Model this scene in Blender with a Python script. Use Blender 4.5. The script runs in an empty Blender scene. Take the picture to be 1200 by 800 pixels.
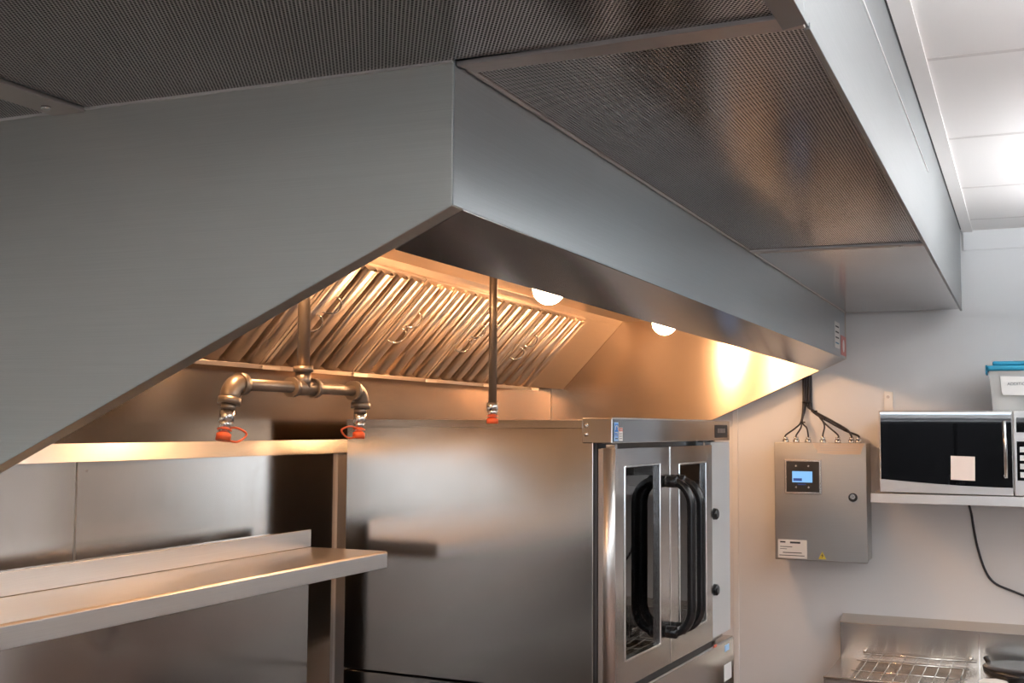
import bpy, bmesh, math, random
from mathutils import Vector, Matrix
random.seed(7)
S = bpy.context.scene
COL = S.collection

# ---------------------------------------------------------------- camera
cd = bpy.data.cameras.new('camera')
cam = bpy.data.objects.new('camera', cd); COL.objects.link(cam)
_r = Vector((0.91778254, 0.39702885, 0.00658058)); _u = Vector((0.02222517, -0.0679085, 0.99744397)); _f = Vector((-0.39646091, 0.91529041, 0.07114927))
m = Matrix((_r, _u, -_f)).transposed().to_4x4(); m.translation = Vector((0.62504, -1.26026, 1.70))
cam.matrix_world = m
cd.sensor_width = 36; cd.lens = 36 * 1389 / 1200; cd.clip_start = .02
S.camera = cam
# ---------------------------------------------------------------- world, exposure, lights
w = bpy.data.worlds.new('world'); S.world = w; w.use_nodes = True
w.node_tree.nodes['Background'].inputs[0].default_value = (.6, .7, .8, 1)
w.node_tree.nodes['Background'].inputs[1].default_value = .3
S.view_settings.view_transform = 'Standard'; S.view_settings.look = 'None'
S.view_settings.gamma = 1; S.view_settings.use_curve_mapping = False
S.view_settings.exposure = 0.6
try:
    S.cycles.max_bounces = 10; S.cycles.glossy_bounces = 6; S.cycles.diffuse_bounces = 5
    S.cycles.caustics_reflective = True; S.cycles.sample_clamp_indirect = 6
except Exception: pass

UPLIGHT = 15.5  # strength of the added upward glow that brightens the ceiling
TROFFER = 6.0           # added pendants, unseen, that light the room
WINDOW = 2.5  # glow of the added window panes
BULB = 104.0
CEIL = 2.44
WY = 3.45                # white end wall
WX = -1.21               # left wall behind the hood
TROFFERS = [(1.15, 2.3), (1.15, .2), (1.6, -3.2), (2.8, 1.4), (2.8, -1.4), (-.1, -3.0)]

# ---------------------------------------------------------------- materials
def nodes(name):
    m = bpy.data.materials.new(name); m.use_nodes = True
    nt = m.node_tree; b = nt.nodes['Principled BSDF']
    return m, nt, b
def plain(name, col, rough=.5, metal=0, **k):
    m, nt, b = nodes(name)
    b.inputs['Base Color'].default_value = (*col, 1); b.inputs['Roughness'].default_value = rough; b.inputs['Metallic'].default_value = metal
    for kk, v in k.items(): b.inputs[kk.replace('_', ' ')].default_value = v
    return m
def N(nt, t, **k):
    n = nt.nodes.new(t)
    for kk, v in k.items():
        if hasattr(n, kk): setattr(n, kk, v)
        else: n.inputs[kk].default_value = v
    return n
def steel(name, col=(.62, .61, .59), rough=.26, aniso=.6, brush='H', var=.08, bump=.03, stain=0, rot=0., grain=(.15, .2, 1)):
    """brushed stainless: fine grain stretched along one direction, cloudy roughness"""
    m, nt, b = nodes(name); L = nt.links.new
    b.inputs['Metallic'].default_value = 1
    tc = N(nt, 'ShaderNodeTexCoord')
    mp = N(nt, 'ShaderNodeMapping')
    mp.inputs['Scale'].default_value = {'H': (6, 6, 900), 'V': (900, 900, 5), 'Y': (900, 6, 900), 'X': (6, 900, 900)}[brush]
    L(tc.outputs['Object'], mp.inputs[0])
    g = N(nt, 'ShaderNodeTexNoise', Scale=1.0, Detail=2.0); L(mp.outputs[0], g.inputs['Vector'])
    c = N(nt, 'ShaderNodeTexNoise', Scale=2.2, Detail=1.0, Roughness=.4); L(tc.outputs['Object'], c.inputs['Vector'])
    mr = N(nt, 'ShaderNodeMapRange'); mr.interpolation_type = 'SMOOTHSTEP'; mr.inputs['From Min'].default_value = .1; mr.inputs['From Max'].default_value = .9
    mr.inputs['To Min'].default_value = rough - var; mr.inputs['To Max'].default_value = rough + var
    L(c.outputs['Fac'], mr.inputs['Value']); L(mr.outputs[0], b.inputs['Roughness'])
    mx = N(nt, 'ShaderNodeMix'); mx.data_type = 'RGBA'
    mx.inputs['A'].default_value = (*[v * .9 for v in col], 1); mx.inputs['B'].default_value = (*[min(1, v * 1.07) for v in col], 1)
    L(g.outputs['Fac'], mx.inputs['Factor'])
    out = mx.outputs['Result']
    if stain:
        c2 = N(nt, 'ShaderNodeTexNoise', Scale=5.0, Detail=6.0, Roughness=.65, Distortion=.6); L(tc.outputs['Object'], c2.inputs['Vector'])
        r2 = N(nt, 'ShaderNodeMapRange'); r2.inputs['From Min'].default_value = .52; r2.inputs['From Max'].default_value = .75; r2.inputs['To Max'].default_value = stain
        L(c2.outputs['Fac'], r2.inputs['Value'])
        m2 = N(nt, 'ShaderNodeMix'); m2.data_type = 'RGBA'; m2.inputs['B'].default_value = (.50, .42, .33, 1)
        L(out, m2.inputs['A']); L(r2.outputs[0], m2.inputs['Factor']); out = m2.outputs['Result']
    L(out, b.inputs['Base Color'])
    bp = N(nt, 'ShaderNodeBump', Strength=bump, Distance=.002); L(g.outputs['Fac'], bp.inputs['Height']); L(bp.outputs[0], b.inputs['Normal'])
    if aniso:
        b.inputs['Anisotropic'].default_value = aniso; b.inputs['Anisotropic Rotation'].default_value = rot
        t = N(nt, 'ShaderNodeCombineXYZ'); t.inputs[0].default_value, t.inputs[1].default_value, t.inputs[2].default_value = grain; L(t.outputs[0], b.inputs['Tangent'])
    return m
def perforated(name, pitch, turned):
    """stainless sheet with round holes on a staggered 60 degree pattern"""
    m, nt, b = nodes(name); L = nt.links.new
    tc = N(nt, 'ShaderNodeTexCoord')
    P = (pitch * .866 * 2, pitch, 1) if turned else (pitch, pitch * .866 * 2, 1)
    def lattice(off):
        a = N(nt, 'ShaderNodeVectorMath', operation='ADD'); a.inputs[1].default_value = off; L(tc.outputs['Object'], a.inputs[0])
        s = N(nt, 'ShaderNodeVectorMath', operation='DIVIDE'); s.inputs[1].default_value = P; L(a.outputs[0], s.inputs[0])
        f = N(nt, 'ShaderNodeVectorMath', operation='FRACTION'); L(s.outputs[0], f.inputs[0])
        q = N(nt, 'ShaderNodeVectorMath', operation='SUBTRACT'); q.inputs[1].default_value = (.5, .5, 0); L(f.outputs[0], q.inputs[0])
        z = N(nt, 'ShaderNodeVectorMath', operation='MULTIPLY'); z.inputs[1].default_value = (P[0], P[1], 0); L(q.outputs[0], z.inputs[0])
        l = N(nt, 'ShaderNodeVectorMath', operation='LENGTH'); L(z.outputs[0], l.inputs[0])
        return l.outputs['Value']
    mn = N(nt, 'ShaderNodeMath', operation='MINIMUM'); L(lattice((0, 0, 0)), mn.inputs[0]); L(lattice((P[0] / 2, P[1] / 2, 0)), mn.inputs[1])
    mr = N(nt, 'ShaderNodeMapRange'); mr.inputs['From Min'].default_value = pitch * .29; mr.inputs['From Max'].default_value = pitch * .34
    L(mn.outputs[0], mr.inputs['Value'])
    c = N(nt, 'ShaderNodeTexNoise', Scale=2.5, Detail=3.0); L(tc.outputs['Object'], c.inputs['Vector'])
    mx = N(nt, 'ShaderNodeMix'); mx.data_type = 'RGBA'; mx.inputs['A'].default_value = (.010, .009, .009, 1); mx.inputs['B'].default_value = (.42, .38, .36, 1)
    L(mr.outputs[0], mx.inputs['Factor']); L(mx.outputs['Result'], b.inputs['Base Color'])
    L(mr.outputs[0], b.inputs['Metallic'])
    rr = N(nt, 'ShaderNodeMapRange'); rr.inputs['To Min'].default_value = .11; rr.inputs['To Max'].default_value = .24; L(c.outputs['Fac'], rr.inputs['Value']); L(rr.outputs[0], b.inputs['Roughness'])
    sp = N(nt, 'ShaderNodeMath', operation='MULTIPLY'); sp.inputs[1].default_value = .5; L(mr.outputs[0], sp.inputs[0]); L(sp.outputs[0], b.inputs['Specular IOR Level'])
    return m
def see_through(name):
    m = bpy.data.materials.new(name); m.use_nodes = True; nt = m.node_tree; nt.nodes.clear(); L = nt.links.new
    o = N(nt, 'ShaderNodeOutputMaterial'); mx = N(nt, 'ShaderNodeMixShader'); t = N(nt, 'ShaderNodeBsdfTransparent'); g = N(nt, 'ShaderNodeBsdfGlossy')
    fr = N(nt, 'ShaderNodeFresnel'); fr.inputs[0].default_value = 1.75
    t.inputs[0].default_value = (.86, .89, .90, 1); g.inputs['Roughness'].default_value = .015
    L(fr.outputs[0], mx.inputs[0]); L(t.outputs[0], mx.inputs[1]); L(g.outputs[0], mx.inputs[2]); L(mx.outputs[0], o.inputs[0]); return m
def painted(name, col, rough=.55, bump=.05, scale=140, var=.03):
    m, nt, b = nodes(name); L = nt.links.new
    tc = N(nt, 'ShaderNodeTexCoord'); n = N(nt, 'ShaderNodeTexNoise', Scale=scale, Detail=3.0); L(tc.outputs['Object'], n.inputs['Vector'])
    n2 = N(nt, 'ShaderNodeTexNoise', Scale=1.4, Detail=3.0); L(tc.outputs['Object'], n2.inputs['Vector'])
    mx = N(nt, 'ShaderNodeMix'); mx.data_type = 'RGBA'; mx.inputs['A'].default_value = (*[v * (1 - var) for v in col], 1); mx.inputs['B'].default_value = (*[min(1, v * (1 + var)) for v in col], 1)
    L(n2.outputs['Fac'], mx.inputs['Factor']); L(mx.outputs['Result'], b.inputs['Base Color']); b.inputs['Roughness'].default_value = rough
    bp = N(nt, 'ShaderNodeBump', Strength=bump, Distance=.003); L(n.outputs['Fac'], bp.inputs['Height']); L(bp.outputs[0], b.inputs['Normal'])
    return m
def glow(name, col, s):
    m, nt, b = nodes(name)
    b.inputs['Base Color'].default_value = (.8, .8, .8, 1); b.inputs['Emission Color'].default_value = (*col, 1); b.inputs['Emission Strength'].default_value = s
    return m
def ceiling_mat():
    m, nt, b = nodes('ceiling_tile'); L = nt.links.new
    b.inputs['Base Color'].default_value = (.86, .82, .795, 1); b.inputs['Roughness'].default_value = .6
    return m

def dark_glow(*a):
    m = glow(*a); m.node_tree.nodes['Principled BSDF'].inputs['Base Color'].default_value = (.01, .01, .02, 1); return m
M = dict(
    hood=steel('hood_steel', (.64, .64, .595), .44, .3, 'H', .03, 0),
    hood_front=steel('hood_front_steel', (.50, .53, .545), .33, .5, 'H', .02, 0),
    hood_in=steel('hood_interior_steel', (.82, .68, .55), .24, .8, 'H', .03, 0),  # copper glow of the bulbs put into the base colour
    lip=steel('hood_lip_steel', (.36, .34, .33), .17, 0, 'Y', .03, 0),
    liner_back=steel('hood_back_steel', (.31, .21, .14), .15, .6, 'H', .02, 0),  # dark brown stands in for the dark aisle mirrored in the steel
    liner=steel('hood_liner_steel', (.85, .72, .60), .32, 0, 'Y', .03, 0),  # warm bulb light tinted into the liner colour
    plenum=steel('plenum_steel', (.37, .385, .39), .5, 0, 'H', .03, 0),
    strip=steel('joint_strip_steel', (.55, .50, .47), .42, 0, 'X', .04, 0),
    perf=perforated('perforated_steel', .0055, True),
    perf_near=perforated('perforated_steel_cross', .0049, False),
    splash=steel('backsplash_steel', (.80, .77, .73), .21, .6, 'V', .04, 0, stain=.25),
    shelf=steel('shelf_steel', (.76, .73, .70), .34, 0, 'Y', .04, 0),
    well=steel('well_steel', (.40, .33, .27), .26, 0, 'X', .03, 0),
    flash=steel('flashing_steel', (.92, .85, .76), .24, .6, 'Y', .02, 0),
    pale=plain('pale_strip', (.86, .77, .70), .5, .1),
    oven=steel('oven_steel', (.58, .535, .50), .16, .5, 'V', .02, 0),
    door=steel('oven_door_steel', (.54, .52, .50), .19, .3, 'H', .02, 0),
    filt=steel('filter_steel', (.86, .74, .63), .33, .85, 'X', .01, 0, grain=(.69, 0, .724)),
    box=steel('control_box_steel', (.46, .46, .45), .33, .2, 'H', .03, 0),
    table=steel('table_steel', (.72, .66, .60), .2, .85, 'H', .03, 0),
    chrome=plain('bright_wire', (.85, .83, .80), .15, 1),
    chrome_satin=plain('satin_moulding', (.86, .83, .80), .38, 1),
    pipe=plain('aged_pipe', (.30, .235, .18), .38, .75),
    nickel=plain('nickel', (.75, .74, .72), .22, 1),
    orange=plain('orange_rubber', (.80, .12, .03), .45),
    black=plain('black_plastic', (.012, .012, .013), .25),
    blackm=plain('black_satin', (.02, .018, .017), .45),
    dark=plain('dark_cavity', (.015, .014, .014), .5),
    cavity=plain('oven_cavity_enamel', (.10, .10, .105), .35, .3),
    wall=painted('white_wall', (.76, .76, .765), .42, .06),
    ceil=ceiling_mat(),
    joint=plain('ceiling_joint', (.70, .655, .63), .7),
    tile=painted('brown_wall_tile', (.22, .19, .17), .4, .1),
    coat=plain('dark_coating', (.010, .010, .011), .85, 0, Specular_IOR_Level=.1),
    trim=plain('white_trim', (.78, .77, .76), .4),
    white=plain('white_paper', (.80, .78, .75), .6),
    note=plain('note_paper', (.85, .74, .68), .6),
    ink=plain('ink', (.05, .05, .06), .6),
    red=plain('red_ink', (.62, .09, .05), .5),
    pink=plain('red_sticker', (.62, .22, .20), .5),
    blue=plain('blue_ink', (.02, .22, .68), .5),
    paleblue=plain('pale_blue', (.38, .62, .92), .5),
    tape=painted('masking_tape', (.62, .52, .42), .7, .3, 60, .1),
    yellow=plain('yellow_sticker', (.72, .58, .05), .5),
    lid=plain('blue_lid', (.015, .25, .40), .4),
    tub=plain('clear_plastic', (.80, .79, .76), .3, Alpha=.4),
    cream=plain('cream_carton', (.74, .70, .62), .6),
    cable=plain('cable', (.03, .028, .035), .5),
    bracket=plain('cream_bracket', (.90, .84, .76), .45),
    lcd=dark_glow('lcd', (.22, .50, .90), .75),
    lcd_dark=dark_glow('lcd_text', (.02, .09, .4), .4),
    bulb=glow('warm_bulb', (1.0, .58, .30), BULB),
    uplight=glow('uplight_diffuser', (.91, .96, 1.0), UPLIGHT),
    troffer=glow('troffer_diffuser', (.90, .96, 1.0), TROFFER),
    window=glow('daylight_pane', (.70, .85, 1.0), WINDOW),
    floor=painted('quarry_floor', (.20, .12, .09), .45, .1, 60, .1),
    glass=see_through('oven_glass'),
    mwglass=plain('microwave_glass', (.55, .56, .58), .015, 1),
    mwbody=plain('microwave_silver', (.62, .59, .57), .3, .85),
    grey=plain('oven_control_panel', (.62, .62, .62), .4, .2),
)

# ---------------------------------------------------------------- mesh helpers
def bm_(): return bmesh.new()
def box(bm, x0, x1, y0, y1, z0, z1):
    vs = [bm.verts.new((x, y, z)) for x in (x0, x1) for y in (y0, y1) for z in (z0, z1)]
    for f in ((0, 1, 3, 2), (4, 6, 7, 5), (0, 4, 5, 1), (2, 3, 7, 6), (0, 2, 6, 4), (1, 5, 7, 3)): bm.faces.new([vs[i] for i in f])
    return bm
def prism(bm, pts, a, b, axis='y'):
    """polygon pts extruded along an axis from a to b; pts are the two remaining coordinates in x,y,z order"""
    def v(p, t):
        if axis == 'y': return (p[0], t, p[1])
        if axis == 'x': return (t, p[0], p[1])
        return (p[0], p[1], t)
    A = [bm.verts.new(v(p, a)) for p in pts]; B = [bm.verts.new(v(p, b)) for p in pts]
    n = len(pts); bm.faces.new(A[::-1]); bm.faces.new(B)
    for i in range(n): bm.faces.new((A[i], A[(i + 1) % n], B[(i + 1) % n], B[i]))
    return bm
def tube(bm, pts, r, n=12, caps=True, closed=False):
    pts = [Vector(p) for p in pts]; rings = []
    up = None
    for i, p in enumerate(pts):
        if closed: d = (pts[(i + 1) % len(pts)] - pts[i - 1]).normalized()
        else: d = (pts[min(i + 1, len(pts) - 1)] - pts[max(i - 1, 0)]).normalized()
        if up is None:
            up = Vector((0, 0, 1)) if abs(d.z) < .9 else Vector((1, 0, 0))
        s = d.cross(up).normalized(); up = s.cross(d).normalized()
        rr = r[i] if isinstance(r, (list, tuple)) else r
        rings.append([bm.verts.new(p + (s * math.cos(2 * math.pi * k / n) + up * math.sin(2 * math.pi * k / n)) * rr) for k in range(n)])
    m = len(rings)
    for i in range(m if closed else m - 1):
        a, b = rings[i], rings[(i + 1) % m]
        for k in range(n):
            f = bm.faces.new((a[k], a[(k + 1) % n], b[(k + 1) % n], b[k])); f.smooth = True
    if caps and not closed:
        bm.faces.new(rings[0][::-1]); bm.faces.new(rings[-1])
    return bm
def sphere(bm, c, r, sz=1, seg=24, rings=14):
    g = bmesh.ops.create_uvsphere(bm, u_segments=seg, v_segments=rings, radius=r)
    for v in g['verts']: v.co = Vector((v.co.x, v.co.y, v.co.z * sz)) + Vector(c)
    for v in g['verts']:
        for f in v.link_faces: f.smooth = True
    return bm
def spline(pts, n=8):
    pts = [Vector(p) for p in pts]; out = []
    P = [pts[0]] + pts + [pts[-1]]
    for i in range(1, len(P) - 2):
        for k in range(n):
            t = k / n; a, b, c, d = P[i - 1], P[i], P[i + 1], P[i + 2]
            out.append(.5 * ((2 * b) + (c - a) * t + (2 * a - 5 * b + 4 * c - d) * t * t + (3 * b - a - 3 * c + d) * t ** 3))
    out.append(pts[-1]); return out
def world_loc(o):
    v = Vector((0, 0, 0))
    while o: v += o.location; o = o.parent
    return v
def obj(name, bm, mat, parent=None, bevel=0, local=False, seg=2, label=None, kind=None, normals=True):
    if normals: bmesh.ops.recalc_face_normals(bm, faces=bm.faces)
    if parent is not None and not local:
        o = world_loc(parent)
        for v in bm.verts: v.co -= o
    me = bpy.data.meshes.new(name); bm.to_mesh(me); bm.free()
    o = bpy.data.objects.new(name, me); COL.objects.link(o)
    me.materials.append(mat)
    if parent is not None: o.parent = parent
    if bevel:
        md = o.modifiers.new('bevel', 'BEVEL'); md.width = bevel; md.segments = seg; md.limit_method = 'ANGLE'; md.angle_limit = .6
        me.polygons.foreach_set('use_smooth', [p.use_smooth for p in me.polygons])
    if label: o['label'] = label
    if kind: o['kind'] = kind
    return o
def struct(name, bm, mat, bevel=0): return obj(name, bm, mat, None, bevel, kind='structure')
def thing(name, label, cat, loc=(0, 0, 0), rz=0, group=None):
    o = bpy.data.objects.new(name, None); COL.objects.link(o); o.empty_display_size = .05
    o.location = loc; o.rotation_euler = (0, 0, rz); o['label'] = label; o['category'] = cat
    if group: o['group'] = group
    return o
def tag(o, label, cat, group=None):
    o['label'] = label; o['category'] = cat
    if group: o['group'] = group
    return o
def text(name, s, size, mat, parent, mtx, local=True):
    c = bpy.data.curves.new('t', 'FONT'); c.body = s; c.size = size; c.extrude = .0002; c.align_x = 'CENTER'; c.align_y = 'CENTER'
    t = bpy.data.objects.new('t', c)
    me = bpy.data.meshes.new_from_object(t); me.transform(mtx)
    bpy.data.objects.remove(t); bpy.data.curves.remove(c)
    o = bpy.data.objects.new(name, me); COL.objects.link(o); me.materials.clear(); me.materials.append(mat); o.parent = parent
    return o

# ================================================================ ROOM
RX, NY = 3.6, -4.6
struct('floor', box(bm_(), WX - .1, RX, NY, WY + .1, -.1, 0), M['floor'])
struct('ceiling', box(bm_(), WX - .1, RX, NY, WY + .1, CEIL, CEIL + .1), M['ceil'])
struct('wall_left', box(bm_(), WX - .1, WX, NY, WY + .1, 0, CEIL), M['wall'])
struct('wall_far', box(bm_(), WX, RX, WY, WY + .1, 0, CEIL), M['wall'])
struct('wall_right', box(bm_(), RX, RX + .1, NY, WY + .1, 0, CEIL), M['tile'])
struct('wall_near', box(bm_(), WX, RX, NY - .1, NY, 0, CEIL), M['wall'])
# ceiling grid: shallow joints between tiles and the angle along the plenum
for k, y in enumerate([-3.7, -3.0, -2.3, -1.6, -.9, -.2, .52, 1.215, 1.925, 2.6, 3.2]):
    struct('trim_%d' % (k + 1), box(bm_(), .46, RX, y - .009, y + .009, CEIL - .0006, CEIL), M['joint'])
struct('trim_12', box(bm_(), .421, .458, -1, WY, CEIL - .006, CEIL), M['ceil'])
struct('trim_15', box(bm_(), .4172, .4208, -1, 3.385, CEIL - .004, CEIL), M['dark'])
struct('trim_13', box(bm_(), .423, RX, WY - .007, WY, CEIL - .075, CEIL), M['wall'], .002)
struct('trim_14', box(bm_(), -.452, -.43, WY - .006, WY, 0, 2.14), M['trim'], .002)
LL = ['long pendant light hung over the aisle nearest the microwave wall', 'long pendant light hung over the aisle level with the near end of the hood', 'long pendant light over the aisle by the near wall, in front of the wide window', 'long pendant light by the right wall, level with the oven', 'long pendant light by the right wall, level with the camera end of the aisle', 'long pendant light hung left of the aisle above the refrigerator side']
for k, (x, y) in enumerate(TROFFERS):  # unseen pendants added to brighten the room and ceiling
    t = thing('ceiling_light', LL[k], 'ceiling light', (x, y, CEIL), 0, 'ceiling light fixtures')
    obj('diffuser', prism(bm_(), [(x - .14, CEIL - .31), (x - .11, CEIL - .35), (x + .11, CEIL - .35), (x + .14, CEIL - .31)], y - .6, y + .6), M['troffer'], t)
    obj('uplight_lens', box(bm_(), x - .12, x + .12, y - .58, y + .58, CEIL - .309, CEIL - .30), M['uplight'], t)
    for e in (-.606, .6): obj('end_cap', box(bm_(), x - .145, x + .145, y + e, y + e + .006, CEIL - .355, CEIL - .305), M['trim'], t)
    for e in (-.5, .5): obj('hanger', tube(bm_(), [(x, y + e, CEIL - .30), (x, y + e, CEIL - .001)], .008, 10), M['trim'], t)
# added windows in the near wall, glowing panes put in for the reflections
wf = struct('window_1', box(box(box(box(box(bm_(), 1.6, 1.66, NY, NY + .05, 1.0, 2.2), 3.0, 3.06, NY, NY + .05, 1.0, 2.2), 1.66, 3.0, NY, NY + .05, 1.0, 1.06), 1.66, 3.0, NY, NY + .05, 2.14, 2.2), 2.3, 2.35, NY, NY + .05, 1.06, 2.14), M['trim'])
obj('window_pane', box(bm_(), 1.66, 3.0, NY + .005, NY + .015, 1.06, 2.14), M['window'], wf)
wf = struct('window_2', box(box(box(box(bm_(), -1.0, -.95, NY, NY + .05, 1.80, 2.25), .95, 1.0, NY, NY + .05, 1.80, 2.25), -.95, .95, NY, NY + .05, 1.80, 1.84), -.95, .95, NY, NY + .05, 2.21, 2.25), M['trim'])
obj('window_pane', box(bm_(), -.95, .95, NY + .005, NY + .015, 1.84, 2.21), M['window'], wf)

# ================================================================ HOOD
ZB, ZT, YE = 1.963, 2.14, 3.40
hood = thing('exhaust_hood', 'long stainless exhaust hood with sloping end panels, lit orange inside', 'hood', (-.6, 1.7, CEIL))
slope = (1.963 - 1.417) / 1.2
def end_poly():
    return [(0, ZB), (0, CEIL - .002), (-1.2, CEIL - .002), (-1.2, ZB - 1.2 * slope)]
obj('end_panel', prism(bm_(), end_poly(), 0, .03), M['hood'], hood, .0015)
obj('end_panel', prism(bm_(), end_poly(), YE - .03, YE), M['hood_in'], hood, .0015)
lipz = ZB - .094 * slope
obj('front_panel', prism(bm_(), [(0, ZB), (-.094, lipz), (-.094, 2.13), (-.06, CEIL - .002), (0, CEIL - .002)], .0305, YE - .0305), M['hood_front'], hood, .0015)
obj('front_lip', prism(bm_(), [(-.0005, ZB), (-.094, lipz), (-.094, lipz - .0012), (-.0005, ZB - .0012)], .0305, YE - .0305), M['lip'], hood)
obj('front_corner_skin', box(bm_(), 0, .0012, 0.0005, .031, ZB + .001, CEIL - .002), M['hood_front'], hood)
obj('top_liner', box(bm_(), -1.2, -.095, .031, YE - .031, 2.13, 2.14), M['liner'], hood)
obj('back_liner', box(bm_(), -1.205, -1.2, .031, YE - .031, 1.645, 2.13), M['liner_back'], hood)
# sloped filter housing: ledge below, header above, blanks left and right of the filters
SD = Vector((.247, 0, .259)).normalized(); SN = Vector((SD.z, 0, -SD.x)); S0 = Vector((-1.147, 0, 1.853)); SL = .358
def sl(t, y, h): return tuple(S0 + SD * t + SN * h + Vector((0, y, 0)))
def slbox(bm, t0, t1, y0, y1, h0, h1):
    vs = [bm.verts.new(sl(t, y, h)) for t in (t0, t1) for y in (y0, y1) for h in (h0, h1)]
    for f in ((0, 1, 3, 2), (4, 6, 7, 5), (0, 4, 5, 1), (2, 3, 7, 6), (0, 2, 6, 4), (1, 5, 7, 3)): bm.faces.new([vs[i] for i in f])
    return bm
F0, FP, NF = .341, .434, 6
FE = F0 + FP * NF
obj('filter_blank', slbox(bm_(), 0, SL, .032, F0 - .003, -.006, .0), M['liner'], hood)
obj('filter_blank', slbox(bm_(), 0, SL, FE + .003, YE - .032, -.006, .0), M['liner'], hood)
lb = bm_()
prism(lb, [(-1.199, 1.846), (-1.110, 1.837), (-1.105, 1.8475), (-1.108, 1.848), (-1.112, 1.841), (-1.199, 1.850)], .032, FE + .06)
for k in range(7): box(lb, -1.1045, -1.1015, F0 + FP * k - .03, F0 + FP * k + .045, 1.836, 1.845)
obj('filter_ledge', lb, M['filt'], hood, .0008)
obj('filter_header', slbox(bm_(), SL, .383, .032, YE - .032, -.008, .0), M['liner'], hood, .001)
obj('drip_flashing', prism(bm_(), [(-1.2, 1.658), (-1.2, 1.650), (-1.193, 1.620), (-1.188, 1.619), (-1.1955, 1.658)], .031, 1.745), M['flash'], hood, .0006)
# stickers on the far end of the front face
obj('white_sticker', box(bm_(), .0012, .002, 3.095, 3.215, 1.990, 2.085), M['white'], hood, label='narrow white sticker with small printed marks')
for k in range(4): obj('sticker_mark', box(bm_(), .002, .0024, 3.115, 3.195, 2.066 - k * .02, 2.071 - k * .02), M['ink' if k < 3 else 'lid'], hood)
st = obj('red_sticker', box(bm_(), .0012, .002, 3.245, 3.385, 1.972, 2.045), M['pink'], hood, label='square red and white warning sticker')
obj('sticker_disc', tube(bm_(), [(.002, 3.315, 2.008), (.0024, 3.315, 2.008)], .024, 20), M['white'], hood)

# baffle filters
def make_filter():
    t = thing('grease_filter', '', 'grease filter', (0, 0, 0))
    y0, y1 = .003, FP - .003
    fr = bm_()
    slbox(fr, 0, .018, y0, y1, -.004, .012); slbox(fr, SL - .018, SL, y0, y1, -.004, .012)
    slbox(fr, .018, SL - .018, y0, y0 + .014, -.004, .022); slbox(fr, .018, SL - .018, y1 - .014, y1, -.004, .022)
    slbox(fr, .018, SL - .018, y0 + .014, y1 - .014, -.006, -.004)
    obj('filter_frame', fr, M['filt'], t, .0008, local=True)
    b = bm_()
    def rib(yc, wd, h0, h1, flip=1):
        n = 14; A = []
        for tt in (.020, SL - .006):
            row = []
            for k in range(n + 1):
                a = math.pi * k / n
                y = yc - wd / 2 * math.cos(a); h = h0 + (h1 - h0) * (max(0, math.sin(a)) ** .38)
                row.append(b.verts.new(sl(tt, y, h)))
            for k in range(n, -1, -1):
                a = math.pi * k / n
                y = yc - (wd / 2 - .0015) * math.cos(a); h = h0 + (h1 - h0 - .0015) * (max(0, math.sin(a)) ** .38)
                row.append(b.verts.new(sl(tt, y, h)))
            A.append(row)
        m = len(A[0])
        for k in range(m):
            f = b.faces.new((A[0][k], A[0][(k + 1) % m], A[1][(k + 1) % m], A[1][k])); f.smooth = (k not in (n, m - 1))
        for row in A:
            for k in range(n): b.faces.new((row[k], row[k + 1], row[m - 2 - k], row[m - 1 - k]))
    for yc in (.048, .134, .217, .300, .384): rib(yc, .056, .008, .030)
    for yc in (.091, .1755, .2585, .342): rib(yc, .050, .012, .0)
    obj('baffle', b, M['filt'], t, 0, local=True)
    for tt, dy in ((.232, .036), (.17, .018)):
        c = Vector(sl(tt, .05 + dy - .02, .031)); pts = []
        for k in range(13):
            a = math.pi * (k / 12) * 1.15
            pts.append(c + Vector((0, .030 * math.sin(a) - .01, 0)) + SD * (.026 * math.cos(a)) + SN * (.012 * math.sin(a)))
        obj('handle', tube(bm_(), pts, .0023, 6), M['chrome'], t, local=True)
    return t
def dup(root, loc, label=None, group=None):
    r = root.copy(); COL.objects.link(r); r.location = loc
    if label: r['label'] = label
    if group: r['group'] = group
    for ch in list(root.children):
        c = ch.copy(); COL.objects.link(c); c.parent = r
        for g in ch.children:
            d = g.copy(); COL.objects.link(d); d.parent = c
    return r
f0 = make_filter()
fl = ['baffle grease filter at the near end of the row, hidden behind the sloped end panel',
      'baffle grease filter at far left of the visible row, cut off by the end panel',
      'baffle grease filter crossed by the vertical part of the tee pipe',
      'baffle grease filter fully in the open just right of the tee pipe',
      'baffle grease filter just left of the straight single pipe at its lower edge',
      'baffle grease filter at the far right end of the row, beside the blank sloped panel']
for i in range(NF):
    if i == 0: f0.location = (0, F0, 0); f = f0; f['label'] = fl[0]; f['group'] = 'baffle grease filters in the hood'
    else: dup(f0, (0, F0 + FP * i, 0), fl[i], 'baffle grease filters in the hood')

# hood lamps
def lamp(y, label):
    t = thing('hood_lamp', label, 'lamp', (-.55, y, 2.13), 0, 'bulbs inside the hood')
    obj('lamp_socket', tube(tube(bm_(), [(-.55, y, 2.13), (-.55, y, 2.118)], .058, 28), [(-.55, y, 2.118), (-.55, y, 2.105)], .036, 24), M['nickel'], t, .001)
    obj('bulb', sphere(bm_(), (-.55, y, 2.071), .044, 1.0), M['bulb'], t)
lamp(.40, 'glowing globe bulb behind the near end panel of the hood')
lamp(1.70, 'glowing globe bulb beside the straight single pipe, the larger and nearer one')
lamp(2.82, 'smaller farther glowing globe bulb above the oven, partly behind the front lip')

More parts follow.
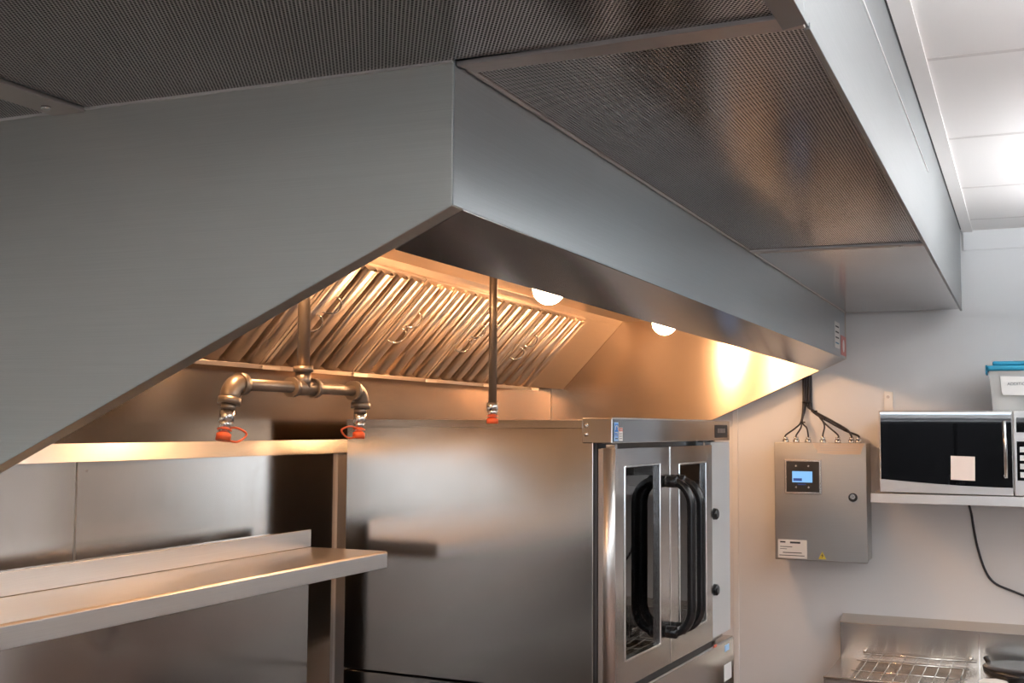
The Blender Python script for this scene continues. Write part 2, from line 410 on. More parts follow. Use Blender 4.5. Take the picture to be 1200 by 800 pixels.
# fire suppression pipes
PX = -.6
def nozzle(parent, top, bot, loop_dir):
    top, bot = Vector(top), Vector(bot); d = bot - top
    nz = obj('nozzle', tube(tube(bm_(), [top, top + d * .42], .0125, 6), [top + d * .40, top + d * .5, top + d * .80], [.0125, .009, .009], 14), M['nickel'], parent)
    c = obj('nozzle_cap', tube(tube(bm_(), [top + d * .62, top + d * .66], .0125, 16), [top + d * .74, top + d * .78, bot], [.0095, .0125, .0125], 16), M['orange'], parent, label='orange rubber cap')
    if loop_dir:
        a = top + d * .64; b = bot - d * .06; L = Vector(loop_dir)
        pts = spline([a, a + L * .5 + Vector((0, 0, .004)), (a + b) / 2 + L + Vector((0, 0, .002)), b + L * .62 - Vector((0, 0, .004)), b], 7)
        obj('cap_strap', tube(bm_(), pts, .0019, 8), M['orange'], parent, label='orange loop of rubber strap')
t = thing('drop_pipe', 'copper-toned tee pipe with two capped nozzles hanging at its ends', 'pipe', (PX, .597, 2.13))
obj('vertical_pipe', tube(bm_(), [(PX, .597, 2.13), (PX, .597, 1.79)], .0115, 18), M['pipe'], t)
obj('horizontal_pipe', tube(bm_(), [(PX, .405, 1.768), (PX, .775, 1.768)], .0105, 18), M['pipe'], t)
tb = bm_()
tube(tb, [(PX, .560, 1.768), (PX, .634, 1.768)], .0145, 18)
for a in (.556, .628): tube(tb, [(PX, a, 1.768), (PX, a + .011, 1.768)], .0185, 18)
tube(tb, [(PX, .597, 1.768), (PX, .597, 1.797)], .0145, 18); tube(tb, [(PX, .597, 1.797), (PX, .597, 1.808)], .0185, 18)
obj('tee_fitting', tb, M['pipe'], t)
def elbow(y, s, parent, tilt):
    """quarter bend from the horizontal pipe down, s=-1 to the left, +1 to the right"""
    pts = []; R_ = .024
    for k in range(9):
        a = math.pi / 2 * k / 8
        pts.append((PX + tilt[0] * k / 8 * .3, y - s * R_ + s * R_ * math.sin(a), 1.768 - R_ + R_ * math.cos(a)))
    e = tube(bm_(), pts, .0165, 18)
    tube(e, [(PX, y - s * (R_ + .012), 1.768), (PX, y - s * (R_ - .002), 1.768)], .0195, 18)
    q = Vector(pts[-1]); dn = Vector((tilt[0], tilt[1], -1)).normalized()
    tube(e, [q, q + dn * .011], .0195, 18)
    tube(e, [q + dn * .011, q + dn * .021], .0125, 16)
    obj('elbow_fitting', e, M['pipe'], parent)
    return q + dn * .021, dn
q, dn = elbow(.378, -1, t, (0, -.22)); nozzle(t, q, q + dn * .052, (.012, .046, -.002))
q, dn = elbow(.806, 1, t, (0, -.10)); nozzle(t, q, q + dn * .050, (-.012, -.046, .004))
t = thing('drop_pipe', 'straight single vertical pipe with one capped nozzle beside the oven side', 'pipe', (-.42, 1.05, 2.13))
obj('vertical_pipe', tube(bm_(), [(-.42, 1.05, 2.13), (-.42, 1.05, 1.75)], .0088, 18), M['pipe'], t)
nozzle(t, (-.42, 1.05, 1.750), (-.42, 1.05, 1.705), None)

# ================================================================ SUPPLY PLENUMS
pl = thing('supply_plenum', 'perforated supply air plenum running along the hood front up to the ceiling', 'air plenum', (.2, 1.7, CEIL))
fx = .417
obj('outer_panel', box(bm_(), fx - .004, fx, 0.001, 3.385, ZT - .003, CEIL - .001), M['plenum'], pl, .001)
obj('far_end_panel', box(bm_(), .003, fx - .004, 3.377, 3.381, ZT, CEIL - .001), M['plenum'], pl)
obj('perforated_panel', box(bm_(), .003, fx - .006, .038, 1.655, ZT - .0005, ZT + .002), M['perf'], pl)
obj('blank_panel', box(bm_(), .003, fx - .006, 1.69, 3.375, ZT - .0005, ZT + .002), M['lip'], pl)
obj('joint_strip', prism(bm_(), [(.003, 1.655), (fx - .006, 1.665), (fx - .006, 1.700), (.003, 1.690)], ZT - .005, ZT + .001, 'z'), M['strip'], pl, .0008)
obj('hem', box(bm_(), fx - .006, fx + .0015, .03, 3.385, ZT - .006, ZT + .002), M['plenum'], pl, .001, label='thin folded bottom edge')
obj('hood_side_hem', box(bm_(), .0015, .006, .03, 3.385, ZT - .004, ZT + .002), M['strip'], pl, .0008)
obj('face_seam', box(bm_(), fx, fx + .0022, .0, 1.78, 2.328, 2.3315), M['trim'], pl, label='thin bright seam line')  # thin white raised line on the outer panel
obj('screw', tube(bm_(), [(.36, 1.685, ZT - .005), (.36, 1.685, ZT - .008)], .006, 12), M['nickel'], pl)

pn = thing('supply_plenum', 'perforated supply air plenum wrapping across the near end panel of the hood', 'air plenum', (-.4, -.2, CEIL))
nb = bm_(); box(nb, -.565, .386, -.62, -.004, ZT - .0005, ZT + .002); box(nb, -1.5, -.63, -.62, -.004, ZT - .0005, ZT + .002)
obj('perforated_panel', nb, M['perf_near'], pn)
obj('joint_strip', box(bm_(), -.632, -.572, -.62, -.002, ZT - .006, ZT + .001), M['strip'], pn, .001)
obj('screw', tube(bm_(), [(-.602, -.045, ZT - .006), (-.602, -.045, ZT - .010)], .0065, 14), M['nickel'], pn)
obj('corner_strip', prism(bm_(), [(.002, .004), (.386, -.014), (.414, -.014), (.414, .026), (.012, .038)], ZT - .006, ZT + .001, 'z'), M['strip'], pl, .001)
obj('corner_plate', prism(bm_(), [(.385, -.62), (fx + .003, -.62), (fx + .003, .0), (.392, .011)], ZT - .010, ZT - .006, 'z'), M['plenum'], pn, .0008)
obj('end_hem', box(bm_(), -1.5, .0, -.005, -.0005, ZT - .0035, ZT + .002), M['shelf'], pn, .0006)
obj('outer_panel', box(bm_(), fx - .004, fx, -.62, -.001, ZT - .003, CEIL - .001), M['plenum'], pn, .001)
obj('near_panel', box(bm_(), -1.5 + .4, fx - .004, -.624, -.62, ZT - .003, CEIL - .001), M['plenum'], pn, .001)

# ================================================================ WALL PANELS BEHIND THE COOK LINE
for y0, y1, lab in ((-2.6, .668, 'stainless wall panel left of the vertical seam, with a drip stain'), (.672, 3.38, 'stainless wall panel right of the vertical seam, behind the shelf and oven')):
    t = obj('wall_panel', box(bm_(), -1.2095, -1.203, y0, y1, .1, 1.64), M['splash'], None, .001); tag(t, lab, 'wall panel')
obj('seam_strip', box(bm_(), -1.203, -1.2015, .672, .692, .1, 1.636), M['splash'], t)
obj('rivet', tube(bm_(), [(-1.203, .70, 1.60), (-1.199, .70, 1.60)], .003, 10), M['nickel'], t)
ts = obj('corner_strip', box(bm_(), -1.203, -1.195, 1.688, 1.742, .1, 1.64), M['pale'], None)
tag(ts, 'pale vertical metal strip on the wall between the shelf and the oven', 'trim strip')

# range with high shelf
rg = thing('cooking_range', 'stainless back riser with a deep high shelf in front of the wall panels', 'range', (-.7, .5, 0))
ry0, ry1 = -.9, 1.401
obj('shelf_deck', prism(bm_(), [(-1.099, 1.382), (-.872, 1.382), (-.868, 1.378), (-.868, 1.341), (-.873, 1.341), (-.873, 1.372), (-1.099, 1.372)], ry0, ry1), M['shelf'], rg, .0012)
obj('shelf_end', box(bm_(), -1.099, -.872, ry1 - .004, ry1, 1.341, 1.375), M['shelf'], rg)
obj('back_riser', box(bm_(), -1.125, -1.101, ry0, ry1, .94, 1.427), M['oven'], rg, .001)
obj('shelf_upstand', box(bm_(), -1.101, -1.096, ry0, ry1, 1.383, 1.427), M['shelf'], rg, .0008)
obj('range_body', box(bm_(), -1.12, -.40, ry0, ry1, .15, .90), M['oven'], rg, .004)
obj('range_top', box(bm_(), -1.12, -.36, ry0, ry1, .90, .94), M['blackm'], rg, .004)
for x in (-1.08, -.45):
    for y in (ry0 + .08, ry1 - .08): obj('leg', tube(bm_(), [(x, y, .15), (x, y, 0)], [.028, .02], 14), M['nickel'], rg)

# ================================================================ OVEN (local frame: x = forward, y = along the front)
ov = thing('convection_oven', 'stainless double-door convection oven with black bow handles under the hood', 'oven', (-.301, 1.5, 0), math.radians(-2.9))
LO = dict(parent=ov, local=True)
obj('body', box(bm_(), -.776, -.052, 0, .014, 1.05, 1.713), M['oven'], bevel=.0015, **LO)          # near side sheet
bb = bm_()
box(bb, -.776, -.052, 1.02, 1.034, 1.05, 1.713); box(bb, -.770, -.052, .014, 1.02, 1.705, 1.713)
obj('back_sheet', box(bm_(), -.776, -.770, .015, 1.019, 1.05, 1.704), M['blackm'], **LO)
obj('body_shell', bb, M['oven'], **LO)
obj('side_top_trim', box(bm_(), -.776, -.078, -.003, .0, 1.695, 1.716), M['door'], bevel=.001, **LO)
cv = bm_()
box(cv, -.70, -.055, .05, .06, 1.09, 1.66); box(cv, -.70, -.055, .80, .81, 1.09, 1.66); box(cv, -.70, -.69, .06, .80, 1.09, 1.66)
box(cv, -.69, -.055, .06, .80, 1.09, 1.10); box(cv, -.69, -.055, .06, .80, 1.65, 1.66)
box(cv, -.056, -.046, .014, .05, 1.06, 1.66); box(cv, -.056, -.046, .81, .83, 1.06, 1.66); box(cv, -.056, -.046, .014, .83, 1.64, 1.705); box(cv, -.056, -.046, .014, .83, 1.05, 1.09)
obj('oven_cavity', cv, M['cavity'], **LO)
for z in (1.17, 1.27, 1.37, 1.47):
    rk = bm_()
    for k in range(16): tube(rk, [(-.67, .10 + k * .042, z), (-.09, .10 + k * .042, z)], .0018, 6)
    for x in (-.67, -.4, -.09): tube(rk, [(x, .065, z), (x, .795, z)], .003, 6)
    obj('oven_rack', rk, M['chrome'], **LO)
obj('top_cap', box(bm_(), -.080, .0, -.003, 1.022, 1.659, 1.721), M['door'], bevel=.002, **LO)
obj('cap_edge', box(bm_(), -.001, .0015, -.003, 1.022, 1.7185, 1.7225), M['shelf'], **LO)
obj('maker_plate', box(bm_(), .0, .0015, .86, .99, 1.668, 1.708), M['blackm'], bevel=.0005, label='dark embossed name plate', **LO)
for k in range(7): obj('plate_mark', box(bm_(), .0015, .002, .885 + k * .012, .892 + k * .012, 1.683, 1.697), M['strip'], **LO)
for z in (1.681, 1.703): obj('screw', sphere(bm_(), (-.069, -.004, z), .0055, 1, 14, 8), M['chrome'], **LO)
# stickers on the cap
e = obj('energy_sticker', box(bm_(), .0015, .002, .005, .033, 1.665, 1.711), M['paleblue'], label='blue energy label', **LO)
obj('sticker_field', box(bm_(), .002, .0023, .008, .030, 1.677, 1.708), M['blue'], **LO)
arc = [(.0028, .019 + .0085 * math.cos(a), 1.6945 + .0085 * math.sin(a)) for a in [math.radians(-20 + k * 18) for k in range(13)]]
obj('sticker_arc', tube(bm_(), arc, .0011, 6), M['white'], **LO)
XF = lambda y, z: Matrix.Translation((.0026, y, z)) @ Matrix.Rotation(math.radians(90), 4, 'Z') @ Matrix.Rotation(math.radians(90), 4, 'X')
text('sticker_text', 'energy', .0075, M['white'], ov, XF(.019, 1.6865))
text('sticker_text', 'ENERGY STAR', .0032, M['white'], ov, XF(.019, 1.6795))
text('sticker_text', 'QUALIFIED', .0034, M['ink'], ov, XF(.019, 1.671))
obj('warning_sticker', box(bm_(), .0015, .002, .036, .062, 1.665, 1.698), M['white'], label='white and red warning label', **LO)
obj('warning_band', box(bm_(), .002, .0023, .037, .061, 1.689, 1.6965), M['red'], **LO)
text('sticker_text', 'WARNING', .0045, M['white'], ov, XF(.049, 1.6925))
for k in range(3): obj('warning_line', box(bm_(), .002, .0023, .040, .058, 1.670 + k * .006, 1.6715 + k * .006), M['ink'], **LO)
# doors
def door(y0, y1, wy0, wy1, wz0, wz1, hy, hp, round_left):
    z0, z1, b = 1.058, 1.646, bm_()
    xb, xf = -.040, .0
    if round_left: box(b, xb, xf, y0 + .018, wy0, z0, z1)
    else: box(b, xb, xf, y0, wy0, z0, z1)
    box(b, xb, xf, wy1, y1, z0, z1); box(b, xb, xf, wy0, wy1, wz1, z1); box(b, xb, xf, wy0, wy1, z0, wz0)
    d = obj('door', b, M['door'], **LO)
    if round_left:
        obj('edge_moulding', tube(bm_(), [(xf - .018, y0 + .018, z0 + .001), (xf - .018, y0 + .018, z1 + .001)], .0178, 40), M['chrome_satin'], d, local=True, label='bright rounded door edge')
        obj('edge_groove', box(box(bm_(), xf - .038, xf - .020, y0 + .004, y0 + .008, z0 + .001, z1), xf - .038, xf - .026, y0 + .0005, y0 + .003, z0 + .001, z1), M['strip'], d, local=True)
    fr = bm_(); g = .006
    box(fr, xf - .003, xf + .003, wy0 - g, wy0, wz0 - g, wz1 + g); box(fr, xf - .003, xf + .003, wy1, wy1 + g, wz0 - g, wz1 + g)
    box(fr, xf - .003, xf + .003, wy0, wy1, wz1, wz1 + g); box(fr, xf - .003, xf + .003, wy0, wy1, wz0 - g, wz0)
    obj('window_frame', fr, M['chrome'], d, .002, local=True)
    obj('door_glass', box(bm_(), xf - .012, xf - .008, wy0, wy1, wz0, wz1), M['glass'], d, local=True)
    h = bm_(); pts = []
    zt, zb_ = 1.552, 1.148; Rv = .065
    for k in range(9):
        a = math.pi / 2 * k / 8; pts.append((.018 + (hp - .018) * math.sin(a), hy, zt - Rv * (1 - math.cos(a))))
    for k in range(1, 8): pts.append((hp, hy, zt - Rv + (zb_ + Rv - zt + Rv) * k / 8))
    for k in range(9):
        a = math.pi / 2 * (1 - k / 8); pts.append((.018 + (hp - .018) * math.sin(a), hy, zb_ + Rv * (1 - math.cos(a))))
    tube(h, pts, .012, 14)
    for z in (zt, zb_):
        tube(h, [(0, hy, z), (.006, hy, z), (.03, hy, z), (.034, hy, z)], [.015, .0165, .0165, .012], 18)
    obj('handle', h, M['black'], d, local=True, label='black bow handle')
    return d
door(.0, .430, .084, .342, 1.126, 1.597, .395, .072, True)
door(.434, .826, .512, .757, 1.128, 1.593, .468, .076, False)
obj('centre_seam', box(bm_(), -.03, .0018, .4295, .4345, 1.058, 1.646), M['chrome'], **LO)
obj('control_panel', box(bm_(), -.04, -.004, .832, 1.034, 1.060, 1.655), M['grey'], bevel=.002, label='pale grey control column', **LO)
for z in (1.435, 1.205): obj('knob', tube(bm_(), [(-.004, .856, z), (.006, .856, z), (.010, .856, z)], [.018, .017, .013], 20), M['black'], **LO)
for y in (.03, .76): obj('door_stop', box(bm_(), -.03, -.006, y, y + .015, 1.646, 1.656), M['nickel'], **LO)
obj('slot_shadow_gap', box(bm_(), -.03, -.004, .0, .83, 1.038, 1.058), M['dark'], label='dark slot below the doors', **LO)  # dark strip stands in for the shade inside the slot
lowb = bm_(); box(lowb, -.776, -.03, 0, 1.034, .55, 1.045)
obj('lower_body', lowb, M['oven'], bevel=.002, **LO)
obj('lower_front', prism(bm_(), [(-.03, .60), (.004, .60), (.004, 1.036), (.001, 1.040), (-.03, 1.040)], .0, 1.037), M['door'], bevel=.0015, **LO)
obj('rating_label', box(bm_(), .004, .005, .94, .985, 1.005, 1.024), M['paleblue'], **LO)
obj('rating_label', box(bm_(), .004, .005, .93, 1.01, .915, .965), M['white'], **LO)
obj('lower_ledge', box(bm_(), .004, .03, .86, 1.035, .885, .893), M['door'], bevel=.001, **LO)
obj('red_tab', box(bm_(), .004, .0055, .825, .85, 1.036, 1.044), M['red'], **LO)
for x in (-.72, -.08):
    for y in (.06, .97): obj('leg', tube(bm_(), [(x, y, .55), (x, y, 0)], .022, 14), M['nickel'], **LO)

# ================================================================ END WALL: CONTROL BOX
cb = thing('control_box', 'stainless wall control box with blue lit display and black latch', 'control box', (-.08, WY, 1.2))
bx0, bx1, bz0, bz1, by = -.254, .083, 1.207, 1.646, 3.28
obj('cabinet', box(bm_(), bx0 + .004, bx1 - .004, by + .012, WY - .001, bz0 + .003, bz1 - .003), M['box'], cb, .002)
obj('cabinet_door', box(bm_(), bx0, bx1, by, by + .011, bz0, bz1), M['box'], cb, .002)
obj('screen_bezel', box(bm_(), -.216, -.079, by - .006, by, 1.453, 1.583), M['nickel'], cb, .002)
sc = obj('screen_face', box(bm_(), -.208, -.087, by - .008, by - .005, 1.461, 1.575), M['blackm'], cb)
obj('display', box(bm_(), -.186, -.112, by - .0095, by - .0075, 1.497, 1.538), M['lcd'], sc)
obj('display_line', box(bm_(), -.182, -.15, by - .0105, by - .009, 1.502, 1.512), M['lcd_dark'], sc)
obj('display_caption', box(bm_(), -.166, -.136, by - .0095, by - .0075, 1.488, 1.491), M['lcd_dark'], sc)
for x in (-.172, -.126):
    for z in (1.558, 1.479): obj('button', tube(bm_(), [(x, by - .007, z), (x, by - .0095, z)], .0035, 12), M['nickel'], sc)
lt = obj('latch', tube(bm_(), [(.034, by, 1.446), (.034, by - .012, 1.446)], .016, 22), M['black'], cb, label='round black latch with metal key slot')
obj('latch_insert', tube(bm_(), [(.034, by - .011, 1.449), (.034, by - .016, 1.449)], .0095, 16), M['nickel'], lt)
lab = obj('data_label', box(bm_(), -.243, -.136, by - .001, by, 1.213, 1.282), M['white'], cb, label='white printed data label')
for k, (a, b_) in enumerate(((-.235, -.215), (-.198, -.160), (-.235, -.19), (-.235, -.21), (-.225, -.155), (-.238, -.145))):
    obj('label_print', box(bm_(), a, b_, by - .0014, by - .001, (1.270, 1.268, 1.254, 1.246, 1.232, 1.222)[k], (1.275, 1.275, 1.2565, 1.248, 1.235, 1.2245)[k]), M['ink'], lab)
tr = obj('warning_triangle', prism(bm_(), [(-.094, 1.215), (-.066, 1.215), (-.080, 1.243)], by - .001, by), M['yellow'], cb, label='yellow triangle with black bolt')
obj('bolt_mark', prism(bm_(), [(-.079, 1.236), (-.084, 1.227), (-.080, 1.227), (-.082, 1.218), (-.0755, 1.229), (-.079, 1.229)], by - .0014, by - .001), M['ink'], tr)
tp = bm_(); tpp = [(-.112, 1.645), (.079, 1.645), (.069, 1.626), (.062, 1.603), (.03, 1.604), (-.03, 1.602), (-.096, 1.607), (-.093, 1.615), (-.104, 1.628)]
prism(tp, tpp, by - .0018, by); obj('masking_tape', tp, M['tape'], cb, label='torn strip of tan masking tape')
for z in (1.617, 1.626, 1.635): obj('tape_crease', box(bm_(), -.085, .055, by - .0022, by - .0018, z, z + .0015), M['strip'], cb)
GL = [-.225, -.185, -.14, -.085, -.03, .02, .045]
for x in GL:
    obj('cable_gland', tube(tube(bm_(), [(x, 3.36, bz1 - .004), (x, 3.36, bz1 + .010)], .013, 6), [(x, 3.36, bz1 + .010), (x, 3.36, bz1 + .02)], .009, 12), M['nickel'], cb)
# cables
def cable(pts, r, lab):
    o = obj('cable', tube(bm_(), spline(pts, 8), r, 10), M['cable'], None); tag(o, lab, 'cable'); return o
tx, ty = -.156, WY - .016
labs = ['thin cable entering the far left end of the control box top', 'thin cable entering the box top, second from left', 'thin cable entering the box top, third from left, curving right',
        'thin cable entering the middle of the control box top', 'thin cable entering the box top, third from the right', 'thicker cable sweeping to the right end of the box top, the upper one', 'thicker cable sweeping to the right end of the box top, the lower one']
for i, x in enumerate(GL):
    o = (i - 3) * .0050; yy = WY - (.0175 if i % 2 else .0070)
    top = [(tx + o, yy, 2.10), (tx + o, yy, 1.88), (tx + o * 1.05, yy - .002, 1.79)]
    if i < 3: mid = [(tx - .012 + o * .5, ty - .02, 1.725), ((tx - .012 + x) / 2 + .004, ty - .045, 1.70), (x, 3.36, 1.672)]
    elif i < 5: mid = [(-.12, ty - .02, 1.76), (-.085 + (i - 3) * .006, ty - .04, 1.715), (x, 3.36, 1.675)]
    else: mid = [(-.125, ty - .02, 1.765 + (i - 5) * -.006), (-.06, ty - .035, 1.73 + (i - 5) * -.01), (.0, ty - .05, 1.695 + (i - 5) * -.006), (x, 3.36, 1.672)]
    cable(top + mid + [(x, 3.36, bz1 + .012)], .0042 if i > 4 else .0032, labs[i])
for (x, y, z, r_) in ((tx, WY - .020, 1.80, .018), (-.167, ty - .024, 1.722, .008), (-.092, ty - .03, 1.735, .010), (-.005, ty - .052, 1.692, .008), (-.125, ty - .02, 1.765, .012)):
    o = obj('cable_tie', tube(bm_(), [(x, y, z - .003), (x, y, z + .003)], r_, 14), M['black'], None)
    tag(o, {1.80: 'black cable tie around the whole bundle below the hood corner', 1.722: 'black cable tie around the three left cables', 1.735: 'black cable tie around the middle cables left of the long sweep', 1.692: 'black cable tie low on the long right-hand cables', 1.765: 'black cable tie where the right cables leave the bundle'}[z], 'cable tie')

# ================================================================ WALL SHELF, MICROWAVE, TUB
ws = thing('wall_shelf', 'stainless wall shelf carrying the microwave', 'shelf', (.6, WY, 1.45))
obj('shelf_board', prism(bm_(), [(3.04, 1.444), (3.04, 1.476), (WY - .001, 1.476), (WY - .001, 1.470), (3.046, 1.470), (3.046, 1.444)], .124, 1.24, 'x'), M['shelf'], ws, .001)
for x in (.146, 1.18):
    k = bm_()
    prism(k, [(x - .016, 1.476), (x + .018, 1.476), (x + .018, 1.838), (x - .014, 1.842)], WY - .006, WY - .001)
    b_ = obj('bracket', k, M['bracket'], ws, .0008)
    obj('bracket_screw', tube(bm_(), [(x, WY - .006, 1.82), (x, WY - .009, 1.82)], .006, 12), M['strip'], b_)
mw = thing('microwave', 'silver microwave with a dark mirrored door and a paper note', 'microwave', (.4, 3.25, 1.478))
mx0, mx1, mf, mz0, mz1 = .152, .735, 3.06, 1.488, 1.762
obj('case', box(bm_(), mx0 + .004, mx1 - .004, mf + .028, WY - .03, mz0, mz1), M['mwbody'], mw, .004)
for x in (mx0 + .05, mx1 - .05):
    for y in (mf + .06, WY - .08): obj('foot', tube(bm_(), [(x, y, mz0), (x, y, 1.476)], .012, 12), M['blackm'], mw)
md = obj('door', prism(bm_(), [(mx0, 1.479), (mx0 + .43, 1.479), (mx0 + .43, mz1), (mx0, mz1)], mf, mf + .027), M['mwbody'], mw, .003)
n = 14; lowz = [1.525 - .020 * math.sin(math.pi * (.5 * k / n)) for k in range(n + 1)]
gp = [(mx0 + .006 + .422 * k / n, lowz[k]) for k in range(n + 1)] + [(mx0 + .428, mz1 - .006), (mx0 + .006, mz1 - .006)]
obj('door_glass', prism(bm_(), gp, mf - .002, mf), M['mwglass'], md)
hb = tube(bm_(), [(.556, mf - .022, 1.728), (.560, mf - .026, 1.64), (.560, mf - .022, 1.538)], .0055, 12)
for z in (1.722, 1.545): tube(hb, [(.557, mf, z), (.558, mf - .022, z)], .005, 10)
obj('handle', hb, M['nickel'], md)
obj('paper_note', prism(bm_(), [(.386, 1.528), (.463, 1.526), (.464, 1.607), (.387, 1.609)], mf - .0035, mf - .002), M['note'], md)
cp = obj('control_fascia', box(bm_(), mx0 + .433, mx1, mf, mf + .027, 1.479, mz1), M['mwbody'], mw, .003)
obj('keypad', box(bm_(), mx0 + .443, mx1 - .012, mf - .0015, mf, 1.53, 1.66), M['mwglass'], cp)
obj('clock_window', box(bm_(), mx0 + .443, mx1 - .012, mf - .0015, mf, 1.69, 1.74), M['mwglass'], cp)
for i in range(3):
    for j in range(4): obj('key', box(bm_(), mx0 + .452 + i * .042, mx0 + .484 + i * .042, mf - .003, mf - .0015, 1.54 + j * .028, 1.558 + j * .028), M['grey'], cp)
tbx = thing('plastic_tub', 'clear plastic tub with a bright blue lid on top of the microwave', 'tub', (.62, 3.22, 1.762))
ty0, ty1, tX0, tX1, tz0, tz1 = 3.09, 3.34, .512, .80, 1.763, 1.900
def frust(x0, x1, y0, y1, z0, z1, d, th):
    b = bm_(); V = []
    for (e_, zz) in ((d, z0), (0, z1)):
        V.append([b.verts.new(p) for p in ((x0 + e_, y0 + e_, zz), (x1 - e_, y0 + e_, zz), (x1 - e_, y1 - e_, zz), (x0 + e_, y1 - e_, zz))])
    for (e_, zz) in ((th, z1), (d + th, z0 + th)):
        V.append([b.verts.new(p) for p in ((x0 + e_, y0 + e_, zz), (x1 - e_, y0 + e_, zz), (x1 - e_, y1 - e_, zz), (x0 + e_, y1 - e_, zz))])
    b.faces.new(V[0][::-1]); b.faces.new(V[3])
    for i in range(3):
        for k in range(4): b.faces.new((V[i][k], V[i][(k + 1) % 4], V[i + 1][(k + 1) % 4], V[i + 1][k]))
    return b
obj('tub_body', frust(tX0, tX1, ty0, ty1, tz0, tz1, .010, .002), M['tub'], tbx, .006)
lidb = bm_()
box(lidb, tX0 - .006, tX1 + .006, ty0 - .006, ty1 + .006, 1.898, 1.916); box(lidb, tX0 + .012, tX1 - .012, ty0 + .012, ty1 - .012, 1.916, 1.932)
ld = obj('lid', lidb, M['lid'], tbx, .006, seg=3)
obj('lid_latch', prism(bm_(), [(tX0 - .010, 1.918), (tX0 - .004, 1.918), (tX0 - .005, 1.890), (tX0 - .010, 1.886)], ty0 + .0, ty0 + .12), M['lid'], ld, .001)
obj('lid_emboss', box(bm_(), .59, .63, ty0 + .03, ty0 + .05, 1.932, 1.934), M['strip'], ld)
lb_ = obj('paper_label', prism(bm_(), [(.552, 1.826), (.556, 1.816), (.70, 1.814), (.70, 1.876), (.548, 1.880)], ty0 - .001, ty0 + .006), M['white'], tbx)
text('label_writing', 'ADDITIONAL', .014, M['ink'], lb_, Matrix.Translation((.612 - tbx.location.x, ty0 - .0015 - tbx.location.y, 1.853 - tbx.location.z)) @ Matrix.Rotation(math.radians(90), 4, 'X'))
for (x0, x1, z0, z1, mt, l_) in ((.528, .548, 1.82, 1.852, 'cream', 'small cream carton standing inside the tub, at its left'), (.540, .60, 1.768, 1.812, 'white', 'white packet lying in the bottom of the tub'), (.605, .66, 1.768, 1.808, 'blackm', 'dark packet inside the tub, right of the white packet')):
    if mt == 'cream': z0 = 1.768
    o = obj('packet', box(bm_(), x0, x1, ty0 + .018, ty0 + .10, z0, z1), M[mt], None, .004); tag(o, l_, 'packet')
cable_ = obj('power_cord', tube(bm_(), spline([(.42, WY - .02, 1.50 - .06), (.432, WY - .012, 1.40), (.440, WY - .010, 1.34), (.452, WY - .010, 1.27), (.475, WY - .010, 1.19), (.505, WY - .010, 1.145), (.56, WY - .010, 1.12), (.66, WY - .010, 1.09), (.80, WY - .010, 1.09)], 8), .0042, 10), M['cable'], None)
tag(cable_, 'black power cord drooping down the wall below the microwave shelf', 'power cord')

# ================================================================ STEEL TABLE WITH WIRE RACK
tb_ = thing('steel_table', 'stainless table with a backsplash and a recessed well under a wire rack', 'table', (.5, 3.2, 0))
x0, x1, yf, yb, zt = -.03, 1.6, 2.955, 3.36, .85
obj('backsplash', prism(bm_(), [(WY - .001, .80), (WY - .001, .998), (yb + .066, 1.001), (yb, .977), (yb, .80)], x0, x1, 'x'), M['table'], tb_, .0015)
tp = bm_()
wx0, wx1, wy0, wy1 = .052, .415, yf + .02, yb - .012
box(tp, x0, wx0, yf, yb, zt - .02, zt); box(tp, wx1, x1, yf, yb, zt - .02, zt); box(tp, wx0, wx1, yf, wy0, zt - .02, zt); box(tp, wx0, wx1, wy1, yb, zt - .02, zt)
obj('table_top', tp, M['table'], tb_)
obj('front_rim', tube(bm_(), [(x0, yf, zt), (x1, yf, zt)], .006, 12), M['chrome'], tb_)
wl = bm_(); wx0 += .001; wx1 -= .001; wy0 += .001; wy1 -= .001
box(wl, wx0 - .004, wx0, wy0, wy1, zt - .03, zt - .001); box(wl, wx1, wx1 + .004, wy0, wy1, zt - .03, zt - .001); box(wl, wx0, wx1, wy0 - .004, wy0, zt - .03, zt - .001); box(wl, wx0, wx1, wy1, wy1 + .004, zt - .03, zt - .001); box(wl, wx0, wx1, wy0, wy1, zt - .03, zt - .026)
obj('recessed_well', wl, M['well'], tb_)
obj('splash_seam', box(bm_(), .452, .456, yb - .0025, yb, .85, .975), M['chrome'], tb_)
obj('table_body', box(bm_(), x0 + .02, x1, yf + .03, WY - .002, .12, .72), M['table'], tb_, .003)
obj('apron', box(bm_(), x0, x1, yf + .002, yf + .012, .70, .84), M['table'], tb_)
for x in (x0 + .08, x1 - .08):
    for y in (yf + .08, yb): obj('leg', tube(bm_(), [(x, y, .12), (x, y, 0)], .02, 12), M['nickel'], tb_)
wr = thing('wire_rack', 'bright wire rack laid over the recessed well of the steel table', 'wire rack', (.23, 3.16, .86))
rb = tube(bm_(), [(.055, 3.335, .872), (.445, 3.335, .872)], .0032, 8)
for x in (.06, .425): sphere(rb, (x, 3.345, .880), .008, 1, 14, 8)
obj('back_rod', rb, M['chrome'], wr)
for k in range(9):
    x = .078 + k * .041
    obj('wire', tube(bm_(), [(x + .006, 3.335, .876), (x, 3.16, .862), (x - .006, 2.96, .856)], .0024, 8), M['chrome'], wr)
for y, z in ((3.23, .8655), (3.08, .8575)):
    obj('cross_wire', tube(bm_(), [(.045, y, z), (.425, y, z)], .0024, 8), M['chrome'], wr)
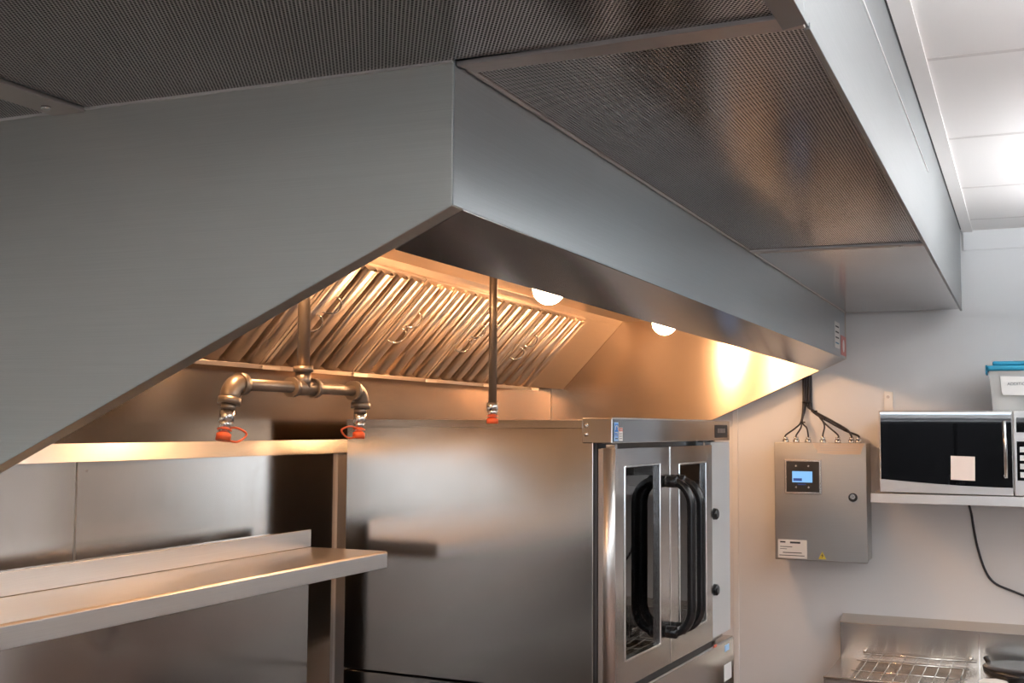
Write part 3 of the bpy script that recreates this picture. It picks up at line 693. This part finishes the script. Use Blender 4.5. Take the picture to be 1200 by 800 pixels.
# dark pan and white card at the right edge
pa = thing('pan', 'black pan with a small lug on the steel table at the right edge', 'pan', (.62, 3.1, zt))
pb = bm_()
P_ = [(0, .852), (.105, .852), (.128, .868), (.132, .888), (.127, .888), (.122, .872), (.103, .857), (0, .857)]
n = 40; cx, cy = .60, 3.20
rings = [[pb.verts.new((cx + r_ * math.cos(2 * math.pi * k / n), cy + r_ * math.sin(2 * math.pi * k / n), z)) for k in range(n)] for r_, z in P_[1:7]]
for a, b in zip(rings, rings[1:]):
    for k in range(n):
        f = pb.faces.new((a[k], a[(k + 1) % n], b[(k + 1) % n], b[k])); f.smooth = True
pb.faces.new(rings[0][::-1]); pb.faces.new(rings[-1])
obj('pan_lid', tube(bm_(), [(cx, cy, .888), (cx, cy, .892), (cx, cy, .896)], [.131, .128, .09], 40), M['black'], pa)
obj('pan_body', pb, M['black'], pa)
obj('lug', tube(bm_(), spline([(.492, 3.27, .880), (.482, 3.28, .893), (.476, 3.285, .904)], 5), .009, 10), M['black'], pa)
cardm = prism(bm_(), [(.462, 3.00), (.560, 2.985), (.548, 3.035), (.515, 3.062), (.475, 3.045)], zt + .0005, zt + .024, 'z')
c = obj('folded_card', cardm, M['white'], None, .002); tag(c, 'small white folded card in front of the black pan', 'card')

# added tall dark fridge by the near wall, darkens the microwave door reflection
fr = thing('refrigerator', 'tall dark upright refrigerator against the near wall', 'refrigerator', (-.2, NY + .4, 0))
obj('cabinet', box(bm_(), -.8, .9, NY + .01, NY + .75, .12, 1.765), M['coat'], fr, .01)
for x in (-.79, .06): obj('door', box(bm_(), x, x + .83, NY + .751, NY + .79, .16, 1.75), M['coat'], fr, .006)
for x in (-.01, .11): obj('handle', tube(bm_(), [(x, NY + .82, .8), (x, NY + .82, 1.3)], .012, 10), M['coat'], fr)
for x in (-.7, .8):
    for y in (NY + .1, NY + .7): obj('leg', tube(bm_(), [(x, y, .12), (x, y, 0)], .025, 10), M['coat'], fr)

# added dark cabinet out of view, blocks a bright reflection on the back liner
wc = thing('wall_cabinet', 'dark wall cabinet hung on the end wall right of the microwave', 'cabinet', (1.8, WY, 1.66))
obj('carcass', box(bm_(), .95, 2.75, WY - .34, WY - .001, 1.66, CEIL - .02), M['coat'], wc, .003)
for k in range(3):
    d_ = obj('door', box(bm_(), .953 + k * .60, 1.547 + k * .60, WY - .36, WY - .341, 1.663, CEIL - .023), M['coat'], wc, .002)
    obj('handle', tube(bm_(), [(1.50 + k * .60, WY - .385, 1.72), (1.50 + k * .60, WY - .385, 1.84)], .005, 10), M['nickel'], d_)
    obj('handle_post', tube(tube(bm_(), [(1.50 + k * .60, WY - .36, 1.73), (1.50 + k * .60, WY - .385, 1.73)], .004, 8), [(1.50 + k * .60, WY - .36, 1.83), (1.50 + k * .60, WY - .385, 1.83)], .004, 8), M['nickel'], d_)
